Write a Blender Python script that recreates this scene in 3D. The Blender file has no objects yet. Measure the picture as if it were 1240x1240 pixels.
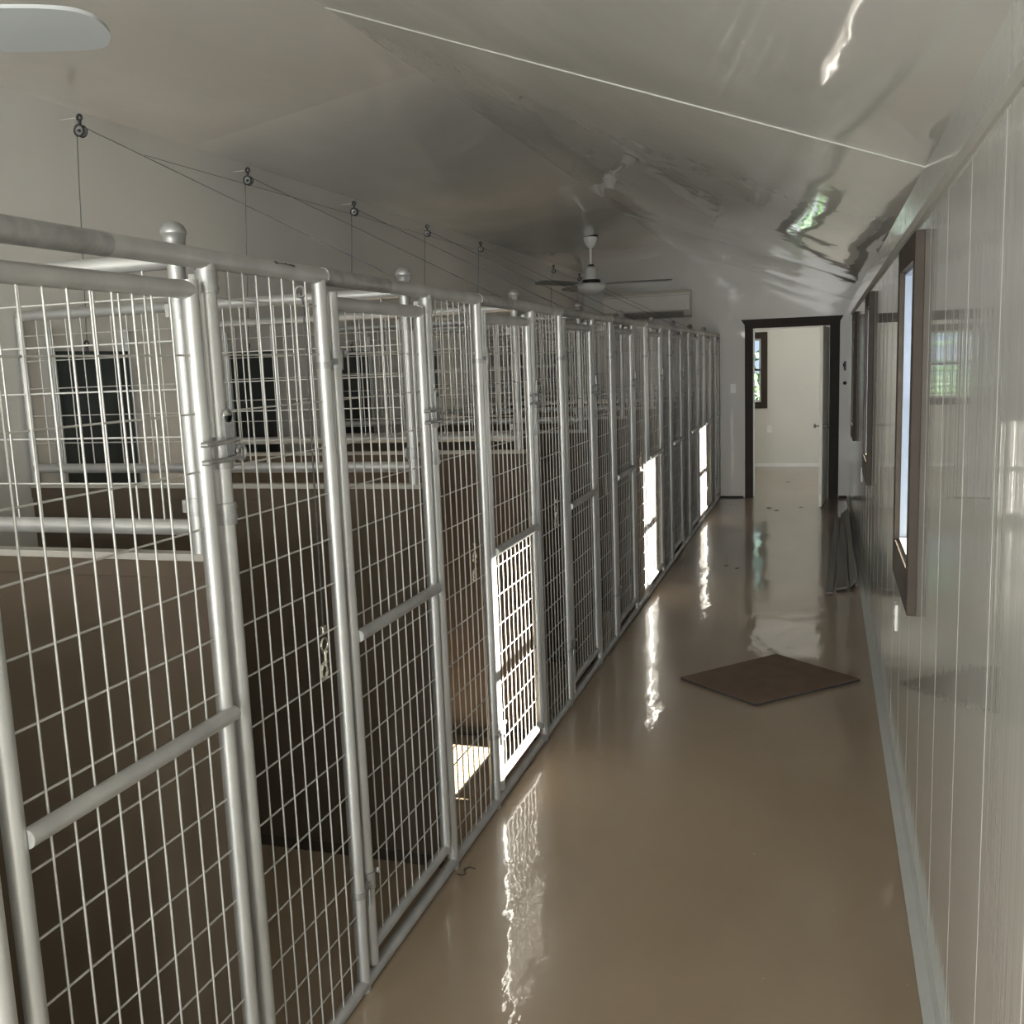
import bpy, math, random
from mathutils import Vector, Matrix
random.seed(7)
PI = math.pi
scene = bpy.context.scene
COL = scene.collection

# ------------------------------------------------------------------ layout (metres)
CAM_Z = 1.79
AX = -1.2585            # plane of the kennel fronts
RX = 0.305               # right wall
LX = -2.955              # left wall
END = 12.555            # end wall
BACK = -3.2             # wall behind the camera
RIDGE_X, RIDGE_Z = -1.74, 3.09
RTOP, LTOP = 2.37, 2.89
MOD, Y0, BOFF = 1.22, 1.848, 0.494
RAIL_Z = 2.033
WINS = [3.50, 6.95, 10.40]      # near edge of each casing

def ceil_z(x):
    if x > RIDGE_X: return RIDGE_Z - (RIDGE_Z - RTOP) * (x - RIDGE_X) / (RX - RIDGE_X)
    return RIDGE_Z - (RIDGE_Z - LTOP) * (RIDGE_X - x) / (RIDGE_X - LX)

# ------------------------------------------------------------------ materials
def new_mat(name):
    m = bpy.data.materials.new(name); m.use_nodes = True
    nt = m.node_tree
    return m, nt, nt.nodes['Principled BSDF']
def coords(nt, scale):
    tc = nt.nodes.new('ShaderNodeTexCoord'); mp = nt.nodes.new('ShaderNodeMapping')
    mp.inputs['Scale'].default_value = scale
    nt.links.new(tc.outputs['Object'], mp.inputs['Vector'])
    return mp.outputs['Vector']
def noise(nt, vec, scale=1.0, detail=3, rough=.5):
    n = nt.nodes.new('ShaderNodeTexNoise'); n.inputs['Scale'].default_value = scale
    n.inputs['Detail'].default_value = detail; n.inputs['Roughness'].default_value = rough
    nt.links.new(vec, n.inputs['Vector']); return n.outputs['Fac']
def ramp(nt, fac, c0, c1, p0=.3, p1=.7):
    r = nt.nodes.new('ShaderNodeValToRGB')
    r.color_ramp.elements[0].position = p0; r.color_ramp.elements[1].position = p1
    r.color_ramp.elements[0].color = (*c0, 1); r.color_ramp.elements[1].color = (*c1, 1)
    nt.links.new(fac, r.inputs['Fac']); return r.outputs['Color']
def bump(nt, b, h, strength, dist, prev=None):
    n = nt.nodes.new('ShaderNodeBump'); n.inputs['Strength'].default_value = strength
    n.inputs['Distance'].default_value = dist
    nt.links.new(h, n.inputs['Height'])
    if prev is not None: nt.links.new(prev, n.inputs['Normal'])
    nt.links.new(n.outputs['Normal'], b.inputs['Normal']); return n.outputs['Normal']
def simple(name, c, rough=.5, metal=0., var=.12, scale=(6, 6, 6), coat=0., coat_r=.05, bumps=None):
    m, nt, b = new_mat(name)
    v = coords(nt, scale)
    f = noise(nt, v, 1.0, 4)
    c0 = tuple(x * (1 - var) for x in c); c1 = tuple(min(1, x * (1 + var)) for x in c)
    nt.links.new(ramp(nt, f, c0, c1), b.inputs['Base Color'])
    b.inputs['Roughness'].default_value = rough; b.inputs['Metallic'].default_value = metal
    b.inputs['Coat Weight'].default_value = coat; b.inputs['Coat Roughness'].default_value = coat_r
    if bumps: bump(nt, b, noise(nt, coords(nt, bumps[0]), 1., 3), bumps[1], bumps[2])
    return m

M = {}
M['galv'] = simple('galvanised_steel', (.40, .40, .385), .42, .55, .16, (9, 9, 3))
M['wire'] = simple('galvanised_wire', (.44, .435, .41), .42, .35, .1, (20, 20, 20))
M['cast'] = simple('cast_metal', (.30, .30, .29), .42, .6, .2, (30, 30, 30))
M['dark_metal'] = simple('dark_metal', (.03, .03, .03), .4, .6, .3, (30, 30, 30))
M['hook'] = simple('nickel_hook', (.75, .72, .62), .25, .9, .1, (30, 30, 30))
M['cable'] = simple('steel_cable', (.10, .10, .10), .5, .4, .2, (60, 60, 60))
M['divider'] = simple('brown_divider', (.088, .068, .049), .5, 0, .08, (3, 3, 2), bumps=((4, 4, 4), .15, .01))
M['foot'] = simple('brown_foot_channel', (.045, .036, .028), .6, 0, .1)
M['channel'] = simple('pale_channel', (.36, .34, .30), .4, .1, .1)
M['trim'] = simple('brown_trim', (.046, .036, .027), .5, 0, .12, (3, 3, 12))
M['trim_shaded'] = simple('shaded_brown_trim', (.035, .029, .024), .55, 0, .12, (3, 3, 12))  # same casing brown, darkened in colour for the unlit end wall
M['board'] = simple('painted_board', (.095, .086, .075), .55, 0, .2, (12, 1.2, 12))
M['board_edge'] = simple('board_under', (.018, .016, .014), .7, 0, .2, (12, 1.2, 12))
M['white'] = simple('white_vinyl', (.80, .79, .76), .35, 0, .03)
M['jamb'] = simple('skylit_blue_jamb', (.24, .29, .37), .5, 0, .03)  # blue of the skylight is put into the jamb colour
M['sill'] = simple('sunlit_cream_sill', (.30, .28, .21), .6, 0, .03)  # sunlit cream tone is mixed into the sill colour
M['door'] = simple('white_door', (.84, .83, .79), .4, 0, .04)
M['mat'] = simple('rubber_mat_brown', (.13, .092, .066), .95, 0, .12, (9, 9, 9), bumps=((60, 60, 60), .3, .002))
M['mat_edge'] = simple('rubber_edge', (.02, .017, .015), .8, 0, .2)
M['fan'] = simple('fan_white', (.70, .70, .67), .35, 0, .04)
M['fan_blade'] = simple('fan_blade_grey', (.27, .28, .275), .4, 0, .06, (3, 3, 3))
M['black'] = simple('black_plastic', (.012, .012, .012), .5, 0, .2)
M['dogdoor'] = simple('dark_panel', (.035, .042, .040), .3, .1, .25, (3, 8, 2))
M['track'] = simple('aluminium_track', (.45, .46, .45), .4, .5, .1)
M['ac'] = simple('ac_white', (.62, .61, .57), .35, 0, .03)
M['ac_flap'] = simple('ac_flap', (.30, .30, .29), .4, 0, .05)
M['scrap'] = simple('scrap', (.05, .04, .035), .7, 0, .4)
M['leaf'] = simple('leaf', (.07, .17, .05), .6, 0, .6, (7, 7, 7))
M['bark'] = simple('bark', (.09, .06, .04), .8, 0, .3, (5, 5, 5))
M['ink'] = simple('ink', (.01, .01, .01), .6, 0, .1)

for k_ in ('trim', 'trim_shaded', 'mat', 'divider', 'dogdoor'):
    M[k_].node_tree.nodes['Principled BSDF'].inputs['Specular IOR Level'].default_value = .15
# glossy white metal lining of the walls
def lining(name, c, rough, sheet, waves, coat=.6):
    m, nt, b = new_mat(name)
    f = noise(nt, coords(nt, (1.2, .9, 1.2)), 1., 4)
    nt.links.new(ramp(nt, f, tuple(x * .93 for x in c), tuple(x * 1.04 for x in c)), b.inputs['Base Color'])
    b.inputs['Roughness'].default_value = rough
    b.inputs['Coat Weight'].default_value = coat; b.inputs['Coat Roughness'].default_value = .04
    p = bump(nt, b, noise(nt, coords(nt, sheet[0]), 1., 1.5), sheet[1], sheet[2])
    nb = nt.nodes.new('ShaderNodeBump'); nb.inputs['Strength'].default_value = waves[1]; nb.inputs['Distance'].default_value = waves[2]
    nt.links.new(noise(nt, coords(nt, waves[0]), 1., 2), nb.inputs['Height']); nt.links.new(p, nb.inputs['Normal'])
    nt.links.new(nb.outputs['Normal'], b.inputs['Normal']); nt.links.new(nb.outputs['Normal'], b.inputs['Coat Normal'])
    return m
M['wall'] = lining('white_wall_lining', (.64, .64, .60), .22, ((2., 4., .2), .15, .008), ((2, 30, .08), .30, .0022), 1.0)
M['wall_plain'] = lining('white_wall_plain', (.52, .51, .475), .38, ((.6, .6, .5), .2, .02), ((2, 2, 2), .05, .003), .35)
M['ceil'] = lining('white_ceiling_lining', (.56, .55, .515), .26, ((1.5, .55, 1.5), .5, .05), ((7, 2.2, 7), .22, .010), .9)
M['cove'] = simple('grey_cove', (.36, .37, .35), .45, 0, .06)
M['seam'] = simple('seam_strip', (.36, .355, .32), .5, 0, .05)
M['room'] = simple('room_wall', (.68, .67, .61), .5, 0, .03, (1, 1, 1))

# brown sealed concrete floor
m, nt, b = new_mat('brown_sealed_floor')
v = coords(nt, (.9, .45, 1))
col = ramp(nt, noise(nt, v, 1.6, 5, .6), (.215, .160, .105), (.275, .21, .145), .3, .72)
sp = nt.nodes.new('ShaderNodeTexNoise'); sp.inputs['Scale'].default_value = 55; sp.inputs['Detail'].default_value = 1
nt.links.new(coords(nt, (1, 1, 1)), sp.inputs['Vector'])
mixc = nt.nodes.new('ShaderNodeMixRGB'); mixc.blend_type = 'MIX'
nt.links.new(ramp(nt, sp.outputs['Fac'], (0, 0, 0), (.5, .5, .5), .79, .82), mixc.inputs['Fac'])
nt.links.new(col, mixc.inputs['Color1']); mixc.inputs['Color2'].default_value = (.5, .45, .38, 1)
nt.links.new(mixc.outputs['Color'], b.inputs['Base Color'])
b.inputs['Roughness'].default_value = .30
b.inputs['Coat Weight'].default_value = .8; b.inputs['Coat Roughness'].default_value = .035
n1 = nt.nodes.new('ShaderNodeBump'); n1.inputs['Strength'].default_value = .5; n1.inputs['Distance'].default_value = .007
nt.links.new(noise(nt, coords(nt, (7, 3.2, 1)), 1., 2), n1.inputs['Height'])
n2 = nt.nodes.new('ShaderNodeBump'); n2.inputs['Strength'].default_value = .35; n2.inputs['Distance'].default_value = .0012
nt.links.new(noise(nt, coords(nt, (34, 26, 1)), 1., 2), n2.inputs['Height'])
nt.links.new(n1.outputs['Normal'], n2.inputs['Normal'])
nt.links.new(n2.outputs['Normal'], b.inputs['Coat Normal']); nt.links.new(n1.outputs['Normal'], b.inputs['Normal'])
M['floor'] = m

# window glass (clear, mirrors a little at a slant)
m = bpy.data.materials.new('window_glass'); m.use_nodes = True; nt = m.node_tree
for n in list(nt.nodes): nt.nodes.remove(n)
o = nt.nodes.new('ShaderNodeOutputMaterial'); mx = nt.nodes.new('ShaderNodeMixShader')
tr = nt.nodes.new('ShaderNodeBsdfTransparent'); gl = nt.nodes.new('ShaderNodeBsdfGlossy'); gl.inputs['Roughness'].default_value = .01
fr = nt.nodes.new('ShaderNodeFresnel'); fr.inputs['IOR'].default_value = 1.2
nt.links.new(fr.outputs[0], mx.inputs[0]); nt.links.new(tr.outputs[0], mx.inputs[1]); nt.links.new(gl.outputs[0], mx.inputs[2])
nt.links.new(mx.outputs[0], o.inputs[0]); M['glass'] = m

# ground outside
M['ground'] = simple('gravel_ground', (.040, .046, .058), .9, 0, .4, (.8, .8, .8))

# ------------------------------------------------------------------ mesh builder
class MB:
    def __init__(s): s.v = []; s.f = []; s.sm = []
    def add(s, vs, fs, smooth=False):
        o = len(s.v); s.v += [tuple(x) for x in vs]
        for f in fs: s.f.append([i + o for i in f]); s.sm.append(smooth)
        return s
    def box(s, x0, x1, y0, y1, z0, z1):
        vs = [(x, y, z) for x in (x0, x1) for y in (y0, y1) for z in (z0, z1)]
        return s.add(vs, [(0, 1, 3, 2), (4, 6, 7, 5), (0, 4, 5, 1), (2, 3, 7, 6), (0, 2, 6, 4), (1, 5, 7, 3)])
    def tube(s, p0, p1, r, n=10, caps=True, r1=None):
        p0, p1 = Vector(p0), Vector(p1); d = (p1 - p0).normalized()
        a = Vector((0, 0, 1)) if abs(d.z) < .9 else Vector((1, 0, 0))
        u = d.cross(a).normalized(); w = d.cross(u); r1 = r if r1 is None else r1
        vs = []
        for p, rr in ((p0, r), (p1, r1)):
            for i in range(n):
                t = 2 * PI * i / n; vs.append(p + (u * math.cos(t) + w * math.sin(t)) * rr)
        s.add(vs, [(i, (i + 1) % n, n + (i + 1) % n, n + i) for i in range(n)], True)
        if caps:
            s.add(vs[:n], [tuple(reversed(range(n)))]); s.add(vs[n:], [tuple(range(n))])
        return s
    def path(s, pts, r, n=8):
        for a, b_ in zip(pts[:-1], pts[1:]): s.tube(a, b_, r, n)
        return s
    def ring(s, c, axis, R, r, n=16, k=6, a0=0, a1=2 * PI):
        c = Vector(c); d = Vector(axis).normalized(); a = Vector((0, 0, 1)) if abs(d.z) < .9 else Vector((1, 0, 0))
        u = d.cross(a).normalized(); w = d.cross(u)
        return s.path([c + (u * math.cos(a0 + (a1 - a0) * i / n) + w * math.sin(a0 + (a1 - a0) * i / n)) * R for i in range(n + 1)], r, k)
    def lathe(s, c, prof, n=20, axis='Z'):
        c = Vector(c); vs = []
        for r, z in prof:
            for i in range(n):
                t = 2 * PI * i / n
                if axis == 'Z': vs.append(c + Vector((r * math.cos(t), r * math.sin(t), z)))
                elif axis == 'Y': vs.append(c + Vector((r * math.cos(t), z, r * math.sin(t))))
                else: vs.append(c + Vector((z, r * math.cos(t), r * math.sin(t))))
        fs = []
        for j in range(len(prof) - 1):
            for i in range(n):
                fs.append((j * n + i, j * n + (i + 1) % n, (j + 1) * n + (i + 1) % n, (j + 1) * n + i))
        return s.add(vs, fs, True)
    def prism(s, poly, ext):       # poly: 3D points, ext: vector
        n = len(poly); e = Vector(ext); a = [Vector(p) for p in poly]; b_ = [p + e for p in a]
        fs = [tuple(range(n)), tuple(reversed(range(n, 2 * n)))] + [(i, i + n, (i + 1) % n + n, (i + 1) % n) for i in range(n)]
        return s.add(a + b_, fs)
    def build(s, name, mat, parent=None, bevel=0, kind=None):
        me = bpy.data.meshes.new(name); me.from_pydata(s.v, [], s.f); me.update()
        me.polygons.foreach_set('use_smooth', s.sm); me.materials.append(mat)
        import bmesh
        bm = bmesh.new(); bm.from_mesh(me); bmesh.ops.recalc_face_normals(bm, faces=bm.faces); bm.to_mesh(me); bm.free()
        o = bpy.data.objects.new(name, me); COL.objects.link(o)
        if parent is not None:
            o.parent = parent
            off = parent.location if parent.parent is None else None
            if parent.type == 'EMPTY' or parent.get('_off'):
                w = Vector(parent['_off']) if parent.get('_off') else parent.location
                me.transform(Matrix.Translation(-w))
        if bevel:
            md = o.modifiers.new('bevel', 'BEVEL'); md.width = bevel; md.segments = 2; md.limit_method = 'ANGLE'
        if kind: o['kind'] = kind
        return o
def struct(name, mb, mat, parent=None, bevel=0):
    return mb.build(name, mat, parent, bevel, 'structure' if parent is None else None)
def thing(name, label, cat, loc=(0, 0, 0), group=None, kind=None):
    o = bpy.data.objects.new(name, None); COL.objects.link(o); o.location = loc; o.empty_display_size = .1
    if kind: o['kind'] = kind
    else:
        o['label'] = label; o['category'] = cat
    if group: o['group'] = group
    return o
def tag(o, label, cat, group=None):
    o['label'] = label; o['category'] = cat
    if group: o['group'] = group
    return o
# every part mesh is built in world coordinates and shifted to its root's frame
def P(root, name, mb, mat, bevel=0, under=None):
    me_parent = under if under is not None else root
    o = MB.build(mb, name, mat, None, bevel)
    o.data.transform(Matrix.Translation(-root.location)); o.parent = me_parent
    return o

# ------------------------------------------------------------------ room shell
TH = .14
fl = MB().box(LX - TH, RX + TH, BACK - .2, 16.07, -.12, 0).box(-3.2, LX - TH, END + .12, 16.07, -.12, 0).box(RX + TH, 1.6, END + .12, 16.07, -.12, 0)
struct('floor', fl, M['floor'])

# right wall with three window openings and vertical ribs
W_OPEN = [(y + .075, y + .675, 1.03, 2.075) for y in WINS]
mb = MB(); ys = BACK
for (a, b_, z0, z1) in W_OPEN:
    mb.box(RX, RX + TH, ys, a, 0, RTOP + .03); mb.box(RX, RX + TH, a, b_, 0, z0); mb.box(RX, RX + TH, a, b_, z1, RTOP + .03); ys = b_
mb.box(RX, RX + TH, ys, END, 0, RTOP + .03)
y = 2.006 - .435 * 12
while y < END:
    blocked = any(a - .1 < y < b_ + .1 for (a, b_, _, _) in W_OPEN)
    for (zz0, zz1) in (((.0, .88), (2.17, 2.20)) if blocked else ((.0, 2.20),)):
        mb.add([(RX, y - .0035, zz0), (RX - .0008, y, zz0), (RX, y + .0035, zz0), (RX, y - .0035, zz1), (RX - .0008, y, zz1), (RX, y + .0035, zz1)],
               [(0, 1, 4, 3), (1, 2, 5, 4)])
    y += .435
struct('wall_right', mb, M['wall'])
# left wall (plain, joints between sheets)
mb = MB().box(LX - TH, LX, BACK, END, 0, LTOP + .05)
struct('wall_left', mb, M['wall_plain'])
# end wall with the doorway
DX0, DX1, DZ = -.84, .058, 2.095
mb = MB()
def gable(mb, x0, x1, z0, y0, y1):
    xs = [x0] + ([RIDGE_X] if x0 < RIDGE_X < x1 else []) + [x1]
    poly = [(x0, y0, z0), (x1, y0, z0)] + [(x, y0, ceil_z(min(max(x, LX), RX)) + .03) for x in reversed(xs)]
    mb.prism(poly, (0, y1 - y0, 0))
gable(mb, LX, DX0, 0, END, END + .12); gable(mb, DX0, DX1, DZ, END, END + .12); gable(mb, DX1, RX, 0, END, END + .12)
struct('wall_end', mb, M['wall_plain'])
# wall behind the camera with a wide opening added for the fill light
mb = MB()
gable(mb, LX, -2.3, 0, BACK - .12, BACK); gable(mb, -2.3, -.05, 2.35, BACK - .12, BACK); gable(mb, -.05, RX, 0, BACK - .12, BACK)
struct('wall_back', mb, M['wall_plain'])
# ceiling, two slopes of long sheets that sag a little between their joints
def sag(y, joints, A):
    for a, b_ in zip(joints[:-1], joints[1:]):
        if a <= y <= b_: return A * math.sin(PI * (y - a) / (b_ - a))
    return 0
mb = MB(); T = .1
for (xa, xb, za, zb, joints, A) in ((LX, RIDGE_X, LTOP, RIDGE_Z, (BACK - .12, .1, 4.3, 8.5, END + .13), .045), (RIDGE_X, RX, RIDGE_Z, RTOP, (BACK - .12, 3.5, 9.2, END + .13), .022)):
    for a, b_ in zip(joints[:-1], joints[1:]):
        K = 24; ys_ = [a + (b_ - a) * i / K for i in range(K + 1)]; vs = []
        for yy in ys_:
            d_ = sag(yy, joints, A); r_ = 0 if A < .03 else 0
            for q in range(7):
                t_ = q / 6; w_ = math.sin(PI * t_) ** .5 if 0 < t_ < 1 else 0
                vs.append((xa + (xb - xa) * t_, yy, za + (zb - za) * t_ - d_ * w_))
        mb.add(vs, [(i * 7 + q, i * 7 + q + 1, (i + 1) * 7 + q + 1, (i + 1) * 7 + q) for i in range(K) for q in range(6)], True)
    mb.prism([(xa, BACK - .12, za + .03), (xb, BACK - .12, zb + .03), (xb, BACK - .12, zb + T), (xa, BACK - .12, za + T)], (0, END + .12 - BACK + .12, 0))
struct('ceiling', mb, M['ceil'])
# seam strips on the ceiling
def seam(n, xa, ya, xb, yb, w=.010, d=.006):
    za, zb = ceil_z(xa), ceil_z(xb)
    mb = MB().prism([(xa, ya - w, za + .002), (xa, ya + w, za + .002), (xa, ya + w, za - d), (xa, ya - w, za - d)], (xb - xa, yb - ya, zb - za))
    struct('trim_%d' % n, mb, M['seam'])
seam(2, RIDGE_X, 3.43, RX, 3.58, .005, .003); seam(3, RIDGE_X, 9.1, RX, 9.27, .004, .003)
# strip along the top of the right wall and a kick strip at the foot
struct('trim_1', MB().box(RX - .010, RX, BACK, END, 2.205, 2.238), M['seam'])
struct('baseboard_right', MB().prism([(RX, BACK, 0), (RX - .036, BACK, 0), (RX - .036, BACK, .008), (RX - .008, BACK, .022), (RX, BACK, .05)], (0, END - BACK, 0)), M['cove'])
struct('baseboard_end', MB().box(DX1 + .12, RX - .03, END - .012, END, 0, .03).box(LX, DX0 - .12, END - .012, END, 0, .02), M['trim_shaded'])

# ------------------------------------------------------------------ windows in the right wall
for i, (a, b_, z0, z1) in enumerate(W_OPEN):
    w = thing('window_%d' % (i + 1), None, None, (RX, (a + b_) / 2, z0), kind='structure')
    c0, c1 = a - .075, b_ + .075; F = RX - .030
    cas = MB().box(F, RX, c0, a, .885, 2.165).box(F, RX, b_, c1, .885, 2.165).box(F, RX, a, b_, .885, z0).box(F, RX, a, b_, z1, 2.165)
    P(w, 'window_casing', cas, M['trim'], .002)
    e = .008
    j = MB().box(RX - .01, RX + .1, a, a + e, z0, z1).box(RX - .01, RX + .1, b_ - e, b_, z0, z1).box(RX - .01, RX + .1, a + e, b_ - e, z1 - e, z1)
    P(w, 'window_jamb', j, M['jamb'])
    P(w, 'window_sill', MB().box(RX - .012, RX + .1, a + e, b_ - e, z0, z0 + e), M['sill'])
    A0, B0, Z0, Z1 = a + e, b_ - e, z0 + e, z1 - e; zm = (Z0 + Z1) / 2
    s = MB()
    for (zz0, zz1, x) in ((Z0, zm + .015, RX + .085), (zm - .015, Z1, RX + .105)):
        s.box(x, x + .02, A0, A0 + .02, zz0, zz1).box(x, x + .02, B0 - .02, B0, zz0, zz1).box(x, x + .02, A0 + .02, B0 - .02, zz0, zz0 + .02).box(x, x + .02, A0 + .02, B0 - .02, zz1 - .02, zz1)
    P(w, 'window_sash', s, M['white'], .002)
    g = MB().box(RX + .094, RX + .096, A0 + .02, B0 - .02, Z0 + .02, zm - .005).box(RX + .114, RX + .116, A0 + .02, B0 - .02, zm + .005, Z1 - .02)
    P(w, 'window_pane', g, M['glass'])

# ------------------------------------------------------------------ doorway, door leaf
d = thing('door_1', None, None, ((DX0 + DX1) / 2, END, 0), kind='structure')
cz = 2.115
P(d, 'door_casing', MB().box(DX0 - .098, DX0, END - .02, END, 0, cz).box(DX1, DX1 + .115, END - .02, END, 0, cz), M['trim_shaded'], .002)
P(d, 'door_header', MB().prism([(DX0 - .10, END - .028, DZ), (DX1 + .117, END - .028, DZ), (DX1 + .117, END - .028, 2.14), (DX1 + .155, END - .028, 2.205), (DX0 - .145, END - .028, 2.205), (DX0 - .10, END - .028, 2.14)], (0, .028, 0)), M['trim_shaded'], .002)
P(d, 'door_jamb', MB().box(DX0, DX0 + .012, END - .005, END + .125, 0, DZ).box(DX1 - .012, DX1, END - .005, END + .125, 0, DZ).box(DX0 + .012, DX1 - .012, END - .005, END + .125, DZ - .012, DZ), M['white'])
# leaf: hinged at the right jamb, standing open into the aisle
hx, hy = DX1 - .02, END - .02; ex, ey = -.052, END - .02 - .80
dv = Vector((ex - hx, ey - hy, 0)).normalized(); nv = Vector((-dv.y, dv.x, 0)) * .036
if nv.x < 0: nv = -nv
leaf = MB(); p0 = Vector((hx - .02, hy, .012)); p1 = Vector((ex, ey, .012))
leaf.prism([p0, p1, p1 + nv, p0 + nv], (0, 0, 2.06))
lf = P(d, 'door_leaf', leaf, M['door'], .002)
kp = p1 - dv * .065 + Vector((0, 0, .93))
kn = MB(); un_ = nv.normalized()
for sgn, base in ((-1, kp), (1, kp + nv)):
    kn.tube(base, base + un_ * sgn * .006, .03, 14); kn.tube(base, base + un_ * sgn * .045, .009, 10)
    kn.tube(base + un_ * sgn * .04, base + un_ * sgn * .052, .014, 14, r1=.026).tube(base + un_ * sgn * .052, base + un_ * sgn * .066, .026, 14, r1=.018)
P(d, 'door_knob', kn, M['cast'], under=lf)
hg = MB()
for z in (.25, 1.05, 1.85): hg.tube((hx + .004, hy - .004, z), (hx + .004, hy - .004, z + .09), .009, 8)
P(d, 'door_hinge', hg, M['dark_metal'], under=lf)

# ------------------------------------------------------------------ room beyond the door
RY = 16.07
WX0, WX1, WZ0, WZ1 = -1.70, -.955, 1.03, 2.02
mb = MB().box(-2.6, WX0, RY, RY + .12, 0, 2.5).box(WX1, 1.5, RY, RY + .12, 0, 2.5).box(WX0, WX1, RY, RY + .12, 0, WZ0).box(WX0, WX1, RY, RY + .12, WZ1, 2.5)
mb.box(-2.72, -2.6, END + .12, RY + .12, 0, 2.5).box(1.5, 1.62, END + .12, RY + .12, 0, 2.5)
struct('wall_far_room', mb, M['room'])
struct('ceiling.001', MB().box(-2.72, 1.62, END + .12, RY + .12, 2.5, 2.6), M['room'])
struct('baseboard_far', MB().box(-2.6, 1.5, RY - .014, RY, 0, .05), M['white'])
w = thing('window_4', None, None, ((WX0 + WX1) / 2, RY, WZ0), kind='structure')
P(w, 'window_casing', MB().box(WX1, WX1 + .10, RY - .02, RY, WZ0 - .10, WZ1 + .10).box(WX0 - .1, WX0, RY - .02, RY, WZ0 - .10, WZ1 + .10)
  .box(WX0, WX1, RY - .02, RY, WZ1, WZ1 + .10).box(WX0, WX1, RY - .02, RY, WZ0 - .10, WZ0), M['trim'], .002)
s = MB(); x0, x1 = WX0, WX1
for (zz0, zz1) in ((WZ0, 1.55), (1.52, WZ1)):
    s.box(x0, x0 + .03, RY + .03, RY + .06, zz0, zz1).box(x1 - .03, x1, RY + .03, RY + .06, zz0, zz1).box(x0 + .03, x1 - .03, RY + .03, RY + .06, zz0, zz0 + .03).box(x0 + .03, x1 - .03, RY + .03, RY + .06, zz1 - .03, zz1)
P(w, 'window_sash', s, M['white'], .002)
P(w, 'window_pane', MB().box(x0 + .03, x1 - .03, RY + .044, RY + .046, WZ0 + .03, WZ1 - .03), M['glass'])

def plate(loc, axis, label, cat, name, w=.072, h=.115, slots=True):
    t = thing(name, label, cat, loc)
    x, y, z = loc
    def bx(a0, a1, z0, z1, d0, d1):
        return MB().box(x - d1, x - d0, y + a0, y + a1, z + z0, z + z1) if axis == 'X' else MB().box(x + a0, x + a1, y - d1, y - d0, z + z0, z + z1)
    P(t, 'cover_plate', bx(-w / 2, w / 2, -h / 2, h / 2, 0, .006), M['white'], .002)
    if slots:
        for zz in (-.021, .021): P(t, 'socket', bx(-.014, .014, zz - .013, zz + .013, .006, .008), M['white'], .001)
    else: P(t, 'toggle', bx(-.005, .005, -.010, .012, .006, .018), M['white'], .001)
    return t
plate((RX, 4.42, .645), 'X', 'white outlet plate on right wall just past and below nearest window', 'outlet', 'wall_outlet')
plate((RX, 8.60, .76), 'X', 'small white outlet plate low on right wall past the middle window', 'outlet', 'wall_outlet')
plate((-.845 + .02, RY, .60), 'Y', 'white outlet plate on the far room wall below its window', 'outlet', 'wall_outlet')
plate((-1.08, END, 1.37), 'Y', 'pale switch plate on end wall left of the dark doorway', 'switch', 'light_switch', slots=False)
# black wall hook beside the doorway
t = thing('coat_hook', 'small black hook on end wall between doorway and right wall', 'hook', (.235, END, 1.61))
P(t, 'hook_plate', MB().box(.222, .248, END - .006, END, 1.55, 1.66), M['black'], .002)
P(t, 'hook_arm', MB().path([(.235, END - .005, 1.60), (.225, END - .05, 1.59), (.215, END - .06, 1.63)], .007), M['black'])
t = thing('door_stop', 'tiny black fitting on end wall under the black hook', 'fitting', (.235, END, 1.40))
P(t, 'stop_base', MB().lathe((.235, END, 1.40), [(.0, -.03), (.012, -.028), (.014, -.004), (.022, 0)], 12, 'Y'), M['black'])

# ------------------------------------------------------------------ air conditioner on the end wall
t = thing('air_conditioner', 'white wall mounted air conditioner high on end wall above the kennels', 'air conditioner', (-2.1, END, 2.28))
P(t, 'housing', MB().prism([(-2.66, END, 2.60), (-2.66, END - .20, 2.60), (-2.66, END - .225, 2.56), (-2.66, END - .225, 2.36), (-2.66, END - .16, 2.29), (-2.66, END, 2.27)], (1.08, 0, 0)), M['ac'], .006)
P(t, 'air_flap', MB().prism([(-2.58, END - .222, 2.345), (-2.58, END - .235, 2.33), (-2.58, END - .16, 2.27), (-2.58, END - .15, 2.285)], (.92, 0, 0)), M['ac_flap'], .002)
P(t, 'seam_line', MB().box(-2.65, -1.59, END - .228, END - .224, 2.535, 2.541), M['ac_flap'])

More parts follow.
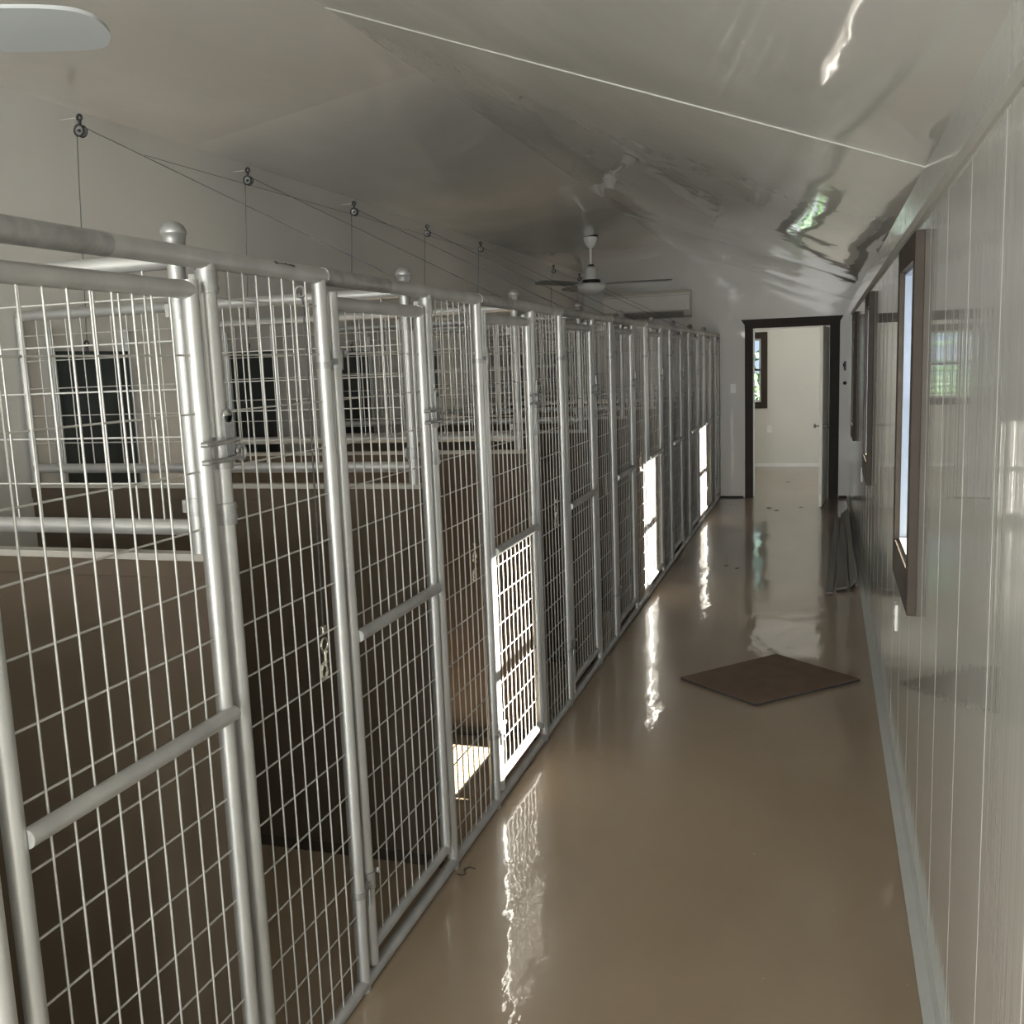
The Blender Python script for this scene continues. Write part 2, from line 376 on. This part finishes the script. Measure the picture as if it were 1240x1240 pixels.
# ------------------------------------------------------------------ ceiling fans
def fan(cx, cy, a0, label, TL):
    zc = ceil_z(cx); t = thing('ceiling_fan', label, 'ceiling fan', (cx, cy, zc), 'white three blade ceiling fans')
    P(t, 'canopy', MB().lathe((cx, cy, zc), [(.0, .01), (.065, .01), (.07, -.01), (.066, -.06), (.045, -.115), (.02, -.14), (0, -.14)]), M['fan'])
    P(t, 'canopy_ring', MB().lathe((cx, cy, zc - .018), [(.068, 0), (.078, -.004), (.078, -.016), (.068, -.02)]), M['black'])
    P(t, 'down_rod', MB().tube((cx, cy, zc - .12), (cx, cy, 2.70), .012), M['fan'])
    P(t, 'rod_collar', MB().lathe((cx, cy, 2.70), [(.012, .02), (.03, .015), (.03, -.005), (.012, -.008)]), M['black'])
    P(t, 'motor', MB().lathe((cx, cy, 2.55), [(.0, .15), (.03, .148), (.055, .12), (.062, .03), (.065, .02), (0, .02)]), M['fan'])
    P(t, 'vent_ring', MB().lathe((cx, cy, 2.55), [(.0, .022), (.085, .02), (.092, .005), (.09, -.012), (0, -.014)]), M['black'])
    P(t, 'motor_bowl', MB().lathe((cx, cy, 2.537), [(.09, 0), (.135, -.008), (.14, -.05), (.12, -.078), (.07, -.105), (.03, -.118), (0, -.12)]), M['fan'])
    for k in range(3):
        a = a0 + k * 2 * PI / 3; R = Matrix.Rotation(a, 3, 'Z')
        o = Vector((cx, cy, 2.525))
        def pt(r, w, z): return o + R @ Vector((r, w, z))
        out0 = [(.16, -.045), (.30, -.062), (.55, -.072), (.70, -.070), (.765, -.05), (.79, -.01), (.785, .03), (.74, .062), (.55, .068), (.30, .056), (.16, .04)]
        out = []
        for q in range(len(out0)):
            a_, b2, c2, d2 = (out0[(q + e_) % len(out0)] for e_ in (-1, 0, 1, 2))
            for t_ in (0, .25, .5, .75):
                out.append(tuple(.5 * (2 * b2[m_] + (c2[m_] - a_[m_]) * t_ + (2 * a_[m_] - 5 * b2[m_] + 4 * c2[m_] - d2[m_]) * t_ ** 2 + (3 * b2[m_] - a_[m_] - 3 * c2[m_] + d2[m_]) * t_ ** 3) for m_ in (0, 1)))
        top = [pt(r, w, w * TL + .004) for r, w in out]; bot = [pt(r, w, w * TL - .004) for r, w in out]
        n = len(out); mb = MB().add(top + bot, [tuple(range(n)), tuple(reversed(range(n, 2 * n)))] + [(i, (i + 1) % n, (i + 1) % n + n, i + n) for i in range(n)])
        b_ = P(t, 'blade', mb, M['fan_blade'])
        P(t, 'blade_bracket', MB().prism([pt(.08, -.02, -.006), pt(.22, -.028, -.008), pt(.22, .028, .004), pt(.08, .02, .006)], (0, 0, -.006)), M['fan'], under=b_)
    return t
fan(-2.2, 9.68, math.radians(3), 'far white ceiling fan hanging above the kennels near the end wall', .2)
fan(-2.19, 1.556, math.radians(23), 'near ceiling fan whose pale blade tip pokes in at the top left', -.30)

# ------------------------------------------------------------------ kennel fronts
PR = .0195; WR = .0024; VP_, HP_ = .0567, .1222
def mesh_grid(mb, y0, y1, z0, z1, n=None, x=AX):
    k = n or max(2, round((y1 - y0) / VP_)); st = (y1 - y0) / k
    for i in range(1, k):
        yy = y0 + i * st
        mb.tube((x + .003, yy, z0), (x + .003, yy, z1), WR, 6, False)
    z = .12
    while z < z1 - .03:
        if z > z0 + .03: mb.tube((x - .002, y0, z), (x - .002, y1, z), WR, 6, False)
        z += HP_
ORD = ['nearest', 'second', 'third', 'fourth', 'fifth', 'sixth', 'seventh', 'eighth', 'ninth', 'tenth']
FRONT_NOTE = {-1: 'kennel front cut off by left picture edge, gate running past the frame',
  0: 'galvanized kennel front second from camera, hanging snap hook behind its fixed mesh',
  1: 'galvanized kennel front third from the camera, lower half of its gate blazing in sunlight',
  2: 'galvanized kennel front fourth from camera, shaded, just past the nearest sunlit gate',
  3: 'galvanized kennel front fifth from camera, shaded, just before the second sunlit patch',
  4: 'galvanized kennel front sixth from camera, second one with a sunlit patch on its lower mesh',
  5: 'galvanized kennel front seventh from camera, shaded, just past the second sunlit patch',
  6: 'galvanized kennel front eighth from camera, shaded, just before the farthest sunlit patch',
  7: 'galvanized kennel front ninth from camera, carrying the farthest sunlit patch',
  8: 'farthest galvanized kennel front, narrow one ending against the end wall'}
for n in range(-1, 9):
    yA = Y0 + MOD * n; yB = yA + BOFF; last = n == 8
    yN = yA + MOD if not last else END - .03
    root = thing('kennel_fence', FRONT_NOTE[n], 'kennel gate', (AX, yA, 0), 'row of galvanized kennel fronts')
    fr = MB().tube((AX, yA, .0), (AX, yA, RAIL_Z - .01), PR, 14).tube((AX, yB, 0), (AX, yB, RAIL_Z - .01), PR, 14)
    fr.tube((AX, yA - .02, RAIL_Z), (AX, yN - .02, RAIL_Z), .0215, 14)
    fr.tube((AX, yA - .02, .022), (AX, yN - .02, .022), PR, 14)
    if last: fr.tube((AX, yN, 0), (AX, yN, RAIL_Z + .01), PR, 14)
    P(root, 'frame', fr, M['galv'])
    # darker swaged sleeve of the top rail above the gate
    P(root, 'rail_sleeve', MB().tube((AX, yB + .02, RAIL_Z), (AX, yB + .42 if not last else yN - .05, RAIL_Z), .0232, 14, r1=.0225), M['cast'])
    fm = MB(); mesh_grid(fm, yA + PR, yB - PR, .03, RAIL_Z - .01, 8)
    P(root, 'wire_mesh', fm, M['wire'])
    # clamp collars tying the divider to the post
    for z in (1.985, 1.485):
        c = MB().tube((AX, yA, z - .024), (AX, yA, z + .024), PR + .0045, 14)
        c.box(AX - .040, AX - .015, yA - .006, yA + .006, z - .018, z + .018)
        c.path([(AX, yA + .024, z + .022), (AX + .004, yA + .036, z + .012), (AX, yA + .028, z), (AX + .004, yA + .036, z - .012), (AX, yA + .028, z - .022)], .0035, 6)
        P(root, 'clamp_collar', c, M['cast'])
    # gate
    g0, g1 = yB + .063, yN - .063
    gf = MB().tube((AX, g0, .05), (AX, g0, 1.995), PR - .001, 14).tube((AX, g1, .09), (AX, g1, 1.985), PR - .001, 14)
    gf.tube((AX, g0, 1.965), (AX, g1, 1.965), PR - .0005, 14).tube((AX, g0, .105), (AX, g1, .105), PR - .001, 14)
    gate = P(root, 'gate_frame', gf, M['galv'])
    gm = MB(); mesh_grid(gm, g0 + PR - .004, g1 - PR + .004, .10, 1.96, None if not last else 4)
    P(root, 'gate_wire_mesh', gm, M['wire'], under=gate)
    P(root, 'cross_rail', MB().tube((AX + .014, g0 + .01, 1.045), (AX + .014, g1 + .012, 1.045), PR - .002, 14), M['galv'], under=gate)
    for z in (1.815, .315):
        h = MB().tube((AX, g0, z - .026), (AX, g0, z + .026), PR + .0035, 14).tube((AX, yB, z - .022), (AX, yB, z - .004), PR + .0035, 14)
        h.box(AX + .004, AX + .018, yB + .012, g0, z - .012, z + .004).tube((AX + .02, g0 + .022, z + .012), (AX + .02, g0 + .03, z + .022), .008, 8)
        if z < 1: h.tube((AX + .02, yB + .03, z - .06), (AX + .02, yB + .03, z - .01), .005, 6)
        P(root, 'hinge', h, M['cast'])
    if not last:
        # fork latch, rides on the next post
        yL = yN
        l = MB().tube((AX, yL, 1.585), (AX, yL, 1.655), PR + .006, 14)
        l.box(AX + .018, AX + .026, yL - .014, yL + .016, 1.60, 1.70)
        l.lathe((AX + .018, yL + .001, 1.70), [(0, 0), (.015, 0), (.015, .008), (0, .008)], 14, 'X')
        P(root, 'latch_body', l, M['cast'])
        k = MB()
        for z in (1.645, 1.607):
            k.path([(AX + .028, yL + .03, z + .002), (AX + .032, yL - .01, z), (AX + .028, yL - .085, z - .001), (AX + .016, yL - .094, z - .001)], .0055, 8)
        k.ring((AX + .024, yL + .042, 1.617), (1, 0, 0), .016, .005, 12)
        P(root, 'latch_fork', k, M['cast'])
    if n == 0:
        ink = MB(); rr = .0222
        for (yy, w, h0, h1) in ((2.103, .012, -.1, .75), (2.120, .006, .05, .45), (2.129, .008, .0, .38), (2.141, .007, .1, .35), (2.150, .010, .05, .55), (2.162, .012, .0, .30), (2.174, .006, -.1, .45), (2.181, .012, -.2, .35)):
            a0, a1 = .5 + h0 * .5, .5 + h1 * .5
            pts = []
            for a in (a0, (a0 + a1) / 2, a1):
                pts.append((AX + math.cos(a) * rr, yy, RAIL_Z + math.sin(a) * rr)); pts.append((AX + math.cos(a) * rr, yy + w, RAIL_Z + math.sin(a) * rr))
            ink.add(pts, [(0, 1, 3, 2), (2, 3, 5, 4)])
        P(root, 'ink_stamp', ink, M['ink'])

# ------------------------------------------------------------------ dividers between kennels
DNOTE = {-1: 'brown kennel divider nearest the camera, before the first full gate',
  0: 'brown divider with wire top behind the left edge gate, tall domed post cap',
  1: 'dark shaded brown divider with wire top seen through the second kennel front',
  2: 'warm lit brown divider behind the fixed mesh beside the nearest sunlit gate'}
for n in range(-1, 9):
    y = Y0 + MOD * n + .004; x0, x1 = LX + .012, -1.3335
    lab = DNOTE.get(n, 'brown divider with wire top, %s from the camera in the kennel row' % ORD[n + 1])
    root = thing('kennel_divider', lab, 'divider', (x1, y, 0), 'brown dividers between the kennels')
    sp_ = P(root, 'solid_panel', MB().box(x0 - .01, -1.305, y - .012, y + .012, .012, 1.34).box(x0 - .01, -1.305, y - .0165, y + .0165, 1.338, 1.378), M['divider'], .001)
    P(root, 'edge_channel', MB().box(x0 - .01, -1.303, y - .02, y + .02, 1.378, 1.394), M['channel'], .001, under=sp_)
    P(root, 'floor_channel', MB().box(x0 - .01, -1.303, y - .018, y + .018, 0, .045), M['foot'], .001, under=sp_)
    po = P(root, 'post', MB().tube((x1, y, 1.394), (x1, y, 2.075), PR - .0005, 14), M['galv'])
    P(root, 'post_cap', MB().lathe((x1, y, 2.09), [(.0205, -.032), (.0235, -.030), (.0235, -.014), (.0245, -.012), (.0245, -.002), (.0275, 0), (.0275, .004), (.0262, .010), (.0225, .017), (.0165, .0225), (.009, .0255), (0, .0265)], 22), M['cast'], under=po)
    wf = MB().tube((x0 + .008, y, 1.394), (x0 + .008, y, 2.03), PR - .003, 12)
    wf.tube((x1 - .01, y, 2.035), (x0 + .01, y, 2.035), PR - .001, 12).tube((x1 - .01, y, 1.452), (x0 + .01, y, 1.452), PR - .001, 12)
    wp = P(root, 'wire_panel_frame', wf, M['galv'])
    wm = MB(); xa, xb = x1 - .018, x0 + .02; k = round((xa - xb) / .0695)
    for i in range(1, k):
        xx = xa + (xb - xa) * i / k; wm.tube((xx, y - .003, 1.46), (xx, y - .003, 2.03), WR, 6, False)
    for z in (1.55, 1.655, 1.76, 1.865, 1.96): wm.tube((xa, y + .002, z), (xb, y + .002, z), WR, 6, False)
    P(root, 'wire_mesh', wm, M['wire'], under=wp)
    for z in (1.93, 1.50):
        P(root, 'panel_clamp', MB().tube((x1, y, z - .02), (x1, y, z + .02), PR + .004, 12).box(x1 - .034, x1, y - .006, y + .006, z - .014, z + .014), M['cast'])

# ------------------------------------------------------------------ dog doors, pulleys, cables
KP = [k for k in range(-1, 8)]   # the door of the first one is outside the frame
for k in KP:
    yc = 3.43 + MOD * k; yp = yc + .025
    o1 = ORD[max(k, 0)]
    if k >= 0:
     t = thing('dog_door', '%s dark dog door from camera, raised in aluminium tracks on left wall' % o1, 'dog door', (LX, yp, 0), 'sliding dog doors on the left wall')
     P(t, 'door_panel', MB().box(LX + .008, LX + .020, yp - .221, yp + .221, 1.06, 1.905), M['dogdoor'], .002)
     for s_ in (-1, 1): P(t, 'track', MB().box(LX, LX + .028, yp + s_ * .232 - .010, yp + s_ * .232 + .010, .02, 2.0), M['track'], .001)
     P(t, 'opening_frame', MB().box(LX, LX + .012, yp - .20, yp + .20, .08, .12).box(LX, LX + .012, yp - .20, yp + .20, .86, .90), M['track'], .001)
     P(t, 'rubber_flap', MB().box(LX + .001, LX + .006, yp - .195, yp + .195, .12, .86), M['black'], .001)
     P(t, 'lift_eye', MB().tube((LX + .014, yc, 1.90), (LX + .014, yc, 1.925), .006, 8).ring((LX + .014, yc, 1.935), (1, 0, 0), .012, .004, 12), M['dark_metal'])
    if k == 5: continue
    o1 = ORD[max(k - (k > 5), 0)]
    if k == -1: px, pz = AX - .035, 2.0
    px, pz = LX + .09, 2.778
    if k >= 0:
     t = thing('cable_pulley', '%s small dark pulley from camera, hung high on left wall' % o1, 'pulley', (LX, yc, pz), 'small pulleys high on the left wall')
     P(t, 'eye_bolt', MB().tube((LX, yc, pz + .052), (px - .010, yc, pz + .052), .003, 8), M['seam'])
     P(t, 'bolt_eye', MB().ring((px, yc, pz + .052), (0, 1, 0), .011, .005, 12), M['dark_metal'])
     P(t, 'pulley_wheel', MB().lathe((px, yc, pz), [(0, -.005), (.014, -.006), (.019, -.008), (.015, -.002), (.015, .002), (.019, .008), (.014, .006), (0, .005)], 18, 'Y'), M['cast'])
     P(t, 'pulley_housing', MB().ring((px, yc - .011, pz), (0, 1, 0), .022, .003, 18).ring((px, yc + .011, pz), (0, 1, 0), .022, .003, 18).tube((px, yc - .013, pz), (px, yc + .013, pz), .006, 8).tube((px, yc, pz + .024), (px, yc, pz + .046), .006, 8), M['dark_metal'])
    n = k + 1
    yF = Y0 + MOD * n + BOFF - .035; xF = AX - .035
    t = thing('door_cable', ('thin cable running from the %s left wall pulley down to a snap hook' % o1) if k >= 0 else 'short hanging cable with bright snap hook inside the second kennel fence', 'cable', (px, yc, pz), 'dog door cables over the kennels')
    P(t, 'cable_line', MB().path(([(LX + .016, yc, 1.94), (px - .02, yc, pz - .01), (px - .012, yc, pz + .018), (px + .008, yc, pz + .018), (xF, yF, 1.99)] if k >= 0 else [(AX - .02, yF, 2.02), (xF, yF, 1.99)]) + [(xF + .006, yF, 1.975), (xF, yF, 1.10)], .0022, 6), M['cable'])
    P(t, 'cable_guide', MB().ring((xF, yF, 1.992), (0, 1, 0), .014, .004, 12), M['cast'])
    P(t, 'crimp_sleeve', MB().box(xF - .006, xF + .006, yF - .011, yF + .011, 1.078, 1.102), M['hook'], .003)
    hk = MB().ring((xF, yF, 1.05), (1, 0, 0), .018, .0035, 16)
    hk.tube((xF, yF, 1.035), (xF, yF, .99), .0055, 8).tube((xF, yF, 1.034), (xF, yF, 1.026), .009, 8)
    hk.path([(xF, yF + .002, .99), (xF, yF + .006, .972), (xF, yF - .002, .960), (xF, yF - .016, .956), (xF, yF - .026, .966), (xF, yF - .027, .982), (xF, yF - .018, .996), (xF, yF - .006, 1.0)], .005, 8)
    hk.tube((xF, yF + .004, .995), (xF, yF + .016, .998), .003, 6)
    P(t, 'snap_hook', hk, M['hook'])
tag(MB().path([(LX + .03, 3.9, 2.775), (LX + .03, 8.31, 2.785)], .0014, 6).build('guide_wire', M['cable']), 'thin straight wire running along left wall through all the pulleys', 'wire')

# ------------------------------------------------------------------ things on the floor
t = thing('rubber_mat', 'brown square rubber mat lying turned on the aisle floor', 'mat', (-.28, 5.4, 0))
q = [(-.752, 5.308), (-.32, 4.955), (.204, 5.465), (-.258, 5.850)]
P(t, 'mat_top', MB().prism([(x, y, .0135) for x, y in q], (0, 0, .002)), M['mat'])
cx = sum(p[0] for p in q) / 4; cy = sum(p[1] for p in q) / 4
P(t, 'mat_body', MB().prism([(cx + (x - cx) * .997, cy + (y - cy) * .997, 0.0005) for x, y in q], (0, 0, .013)), M['mat_edge'])
def board(pa, pb, w, z0, th, tilt, label):
    a, b_ = Vector(pa), Vector(pb); d = (b_ - a); d.z = 0; dn = d.normalized(); s_ = Vector((-dn.y, dn.x, 0)) * -1
    t = thing('trim_board', label, 'board', (a.x, a.y, 0), 'dark trim boards on the floor by the right wall')
    o0 = Vector((a.x, a.y, z0)); up = Vector((0, 0, tilt))
    P(t, 'face', MB().prism([o0 + Vector((0, 0, th * .4)), o0 + s_ * w + up + Vector((0, 0, th * .4)), o0 + s_ * w + up + Vector((0, 0, th)), o0 + Vector((0, 0, th))], b_ - a), M['board'], .001)
    P(t, 'back', MB().prism([o0 + s_ * .002, o0 + s_ * (w - .002) + up, o0 + s_ * (w - .002) + up + Vector((0, 0, th * .4)), o0 + s_ * .002 + Vector((0, 0, th * .4))], b_ - a), M['board_edge'])
board((.022, 7.44, 0), (.125, 10.9, 0), .055, .001, .022, .006, 'dark trim board on the floor, leftmost of three by the right wall')
board((.098, 7.58, 0), (.186, 11.2, 0), .078, .001, .022, .016, 'dark trim board on the floor, middle one of three by the right wall')
board((.196, 7.68, 0), (.214, 11.3, 0), .052, .001, .022, .050, 'blackish trim board tilted against the right wall foot, rightmost of three')
for i, (x, y, s_, lab) in enumerate(((-.79, 8.40, .035, 'dark scrap on aisle floor, larger of two beyond the mat'), (-.69, 8.30, .028, 'small dark scrap on aisle floor right of the larger scrap beyond mat'),
        (-.60, 11.7, .05, 'dark leaf scrap on floor in front of the doorway, left one'), (-.50, 11.5, .045, 'dark leaf scrap on floor in front of the doorway, middle one'),
        (-.25, 11.75, .045, 'dark leaf scrap on floor in front of the open door leaf'), (-1.06, 11.9, .02, 'tiny scrap on floor by the end wall left of doorway'),
        (-.47, 14.1, .05, 'dark scrap on floor of the room beyond the doorway'))):
    pts = []
    for j in range(9):
        a = 2 * PI * j / 9; r = s_ * random.uniform(.45, 1); pts.append((x + r * math.cos(a), y + r * 1.3 * math.sin(a), .001 + random.uniform(0, .004)))
    c = (x, y, .006)
    tag(MB().add(pts + [c], [(j, (j + 1) % 9, 9) for j in range(9)]).build('floor_scrap', M['scrap']), lab, 'scrap', 'dark scraps on the floor')
t = thing('wire_offcut', 'thin bent wire offcut on floor at foot of the second gate post', 'wire', (-1.215, 3.05, 0))
P(t, 'wire_strand', MB().path([(-1.225, 3.02, .003), (-1.205, 3.01, .006), (-1.198, 3.03, .003), (-1.212, 3.05, .008), (-1.20, 3.075, .003), (-1.175, 3.07, .003)], .0016, 6), M['dark_metal'])

# ------------------------------------------------------------------ outdoors
struct('ground', MB().box(-60, 60, -60, 80, -.35, -.30), M['ground'])
def shrub(x, y, h, r, label):
    t = thing('shrub', label, 'shrub', (x, y, -.3))
    P(t, 'stem', MB().tube((x, y, -.3), (x, y, h * .6), .05, 8, r1=.02), M['bark'])
    mb = MB()
    for i in range(900):
        u = Vector((random.gauss(0, 1), random.gauss(0, 1), random.gauss(0, 1))).normalized() * random.uniform(.55, 1)
        c = Vector((x + u.x * r, y + u.y * r, h * .55 + u.z * h * .5)); a = Vector((random.uniform(-1, 1), random.uniform(-1, 1), random.uniform(-1, 1))).normalized() * .09
        b_ = a.cross(Vector((random.uniform(-1, 1), random.uniform(-1, 1), 1))).normalized() * .05
        mb.add([c - a, c + b_, c + a, c - b_], [(0, 1, 2, 3)])
    P(t, 'foliage', mb, M['leaf'])
shrub(-1.55, 19.2, 3.2, 1.1, 'green leafy shrub outside the window of the room beyond the doorway')

# ------------------------------------------------------------------ light
w = bpy.data.worlds.new('sky'); scene.world = w; w.use_nodes = True; nt = w.node_tree
bg = nt.nodes['Background']
tc = nt.nodes.new('ShaderNodeTexCoord'); sx = nt.nodes.new('ShaderNodeSeparateXYZ'); nt.links.new(tc.outputs['Generated'], sx.inputs[0])
rp = nt.nodes.new('ShaderNodeValToRGB'); rp.color_ramp.elements[0].position = .0; rp.color_ramp.elements[0].color = (.52, .64, .84, 1)
rp.color_ramp.elements[1].position = .6; rp.color_ramp.elements[1].color = (.22, .42, .95, 1)
nt.links.new(sx.outputs['Z'], rp.inputs['Fac']); nt.links.new(rp.outputs['Color'], bg.inputs['Color'])
bg.inputs['Strength'].default_value = 1.2
def light(name, kind, loc, energy, color=(1, 1, 1), size=None, look=None, size_y=None, angle=None):
    l = bpy.data.lights.new(name, kind); l.energy = energy; l.color = color
    if kind == 'AREA':
        l.shape = 'RECTANGLE'; l.size = size; l.size_y = size_y or size
    if angle: l.angle = angle
    o = bpy.data.objects.new(name, l); COL.objects.link(o); o.location = loc
    o.rotation_euler = Vector(look).to_track_quat('-Z', 'Y').to_euler()
    return o
light('sun', 'SUN', (6, -2, 5), 110, (1, .95, .86), look=(-1, .0, -.612), angle=math.radians(.53))
light('back_fill', 'AREA', (-1.2, BACK - .3, 1.4), 475, (.985, 1, .965), 2.1, (0, 1, .12), 2.1)  # main fill, added out of view behind the made-up back opening
light('far_room_fill', 'AREA', (-.5, 14.4, 2.47), 19, (1, .97, .90), 3.9, (0, 0, -1), 3.2)  # ceiling-wide fill added to brighten the far room, no fixture there

# ------------------------------------------------------------------ camera
YAW, PITCH, ROLL = .311, .1509, -.038
f = Vector((-math.sin(YAW) * math.cos(PITCH), math.cos(YAW) * math.cos(PITCH), -math.sin(PITCH)))
r = Vector((math.cos(YAW), math.sin(YAW), 0)); u = r.cross(f)
c, s = math.cos(ROLL), math.sin(ROLL)
r2 = c * r + s * u; u2 = -s * r + c * u
cam = bpy.data.cameras.new('camera'); co = bpy.data.objects.new('camera', cam); COL.objects.link(co)
R3 = Matrix((r2, u2, -f)).transposed(); co.matrix_world = Matrix.Translation((0, 0, CAM_Z)) @ R3.to_4x4()
cam.sensor_width = 36; cam.lens = 1186.5 / 1240 * 36; cam.clip_start = .02; cam.clip_end = 300
scene.camera = co
scene.view_settings.view_transform = 'Standard'; scene.view_settings.look = 'None'
scene.view_settings.exposure = 0; scene.view_settings.gamma = 1
scene.cycles.use_denoising = True
scene.cycles.max_bounces = 10; scene.cycles.diffuse_bounces = 6; scene.cycles.glossy_bounces = 5; scene.cycles.transparent_max_bounces = 12
scene.cycles.sample_clamp_indirect = 6
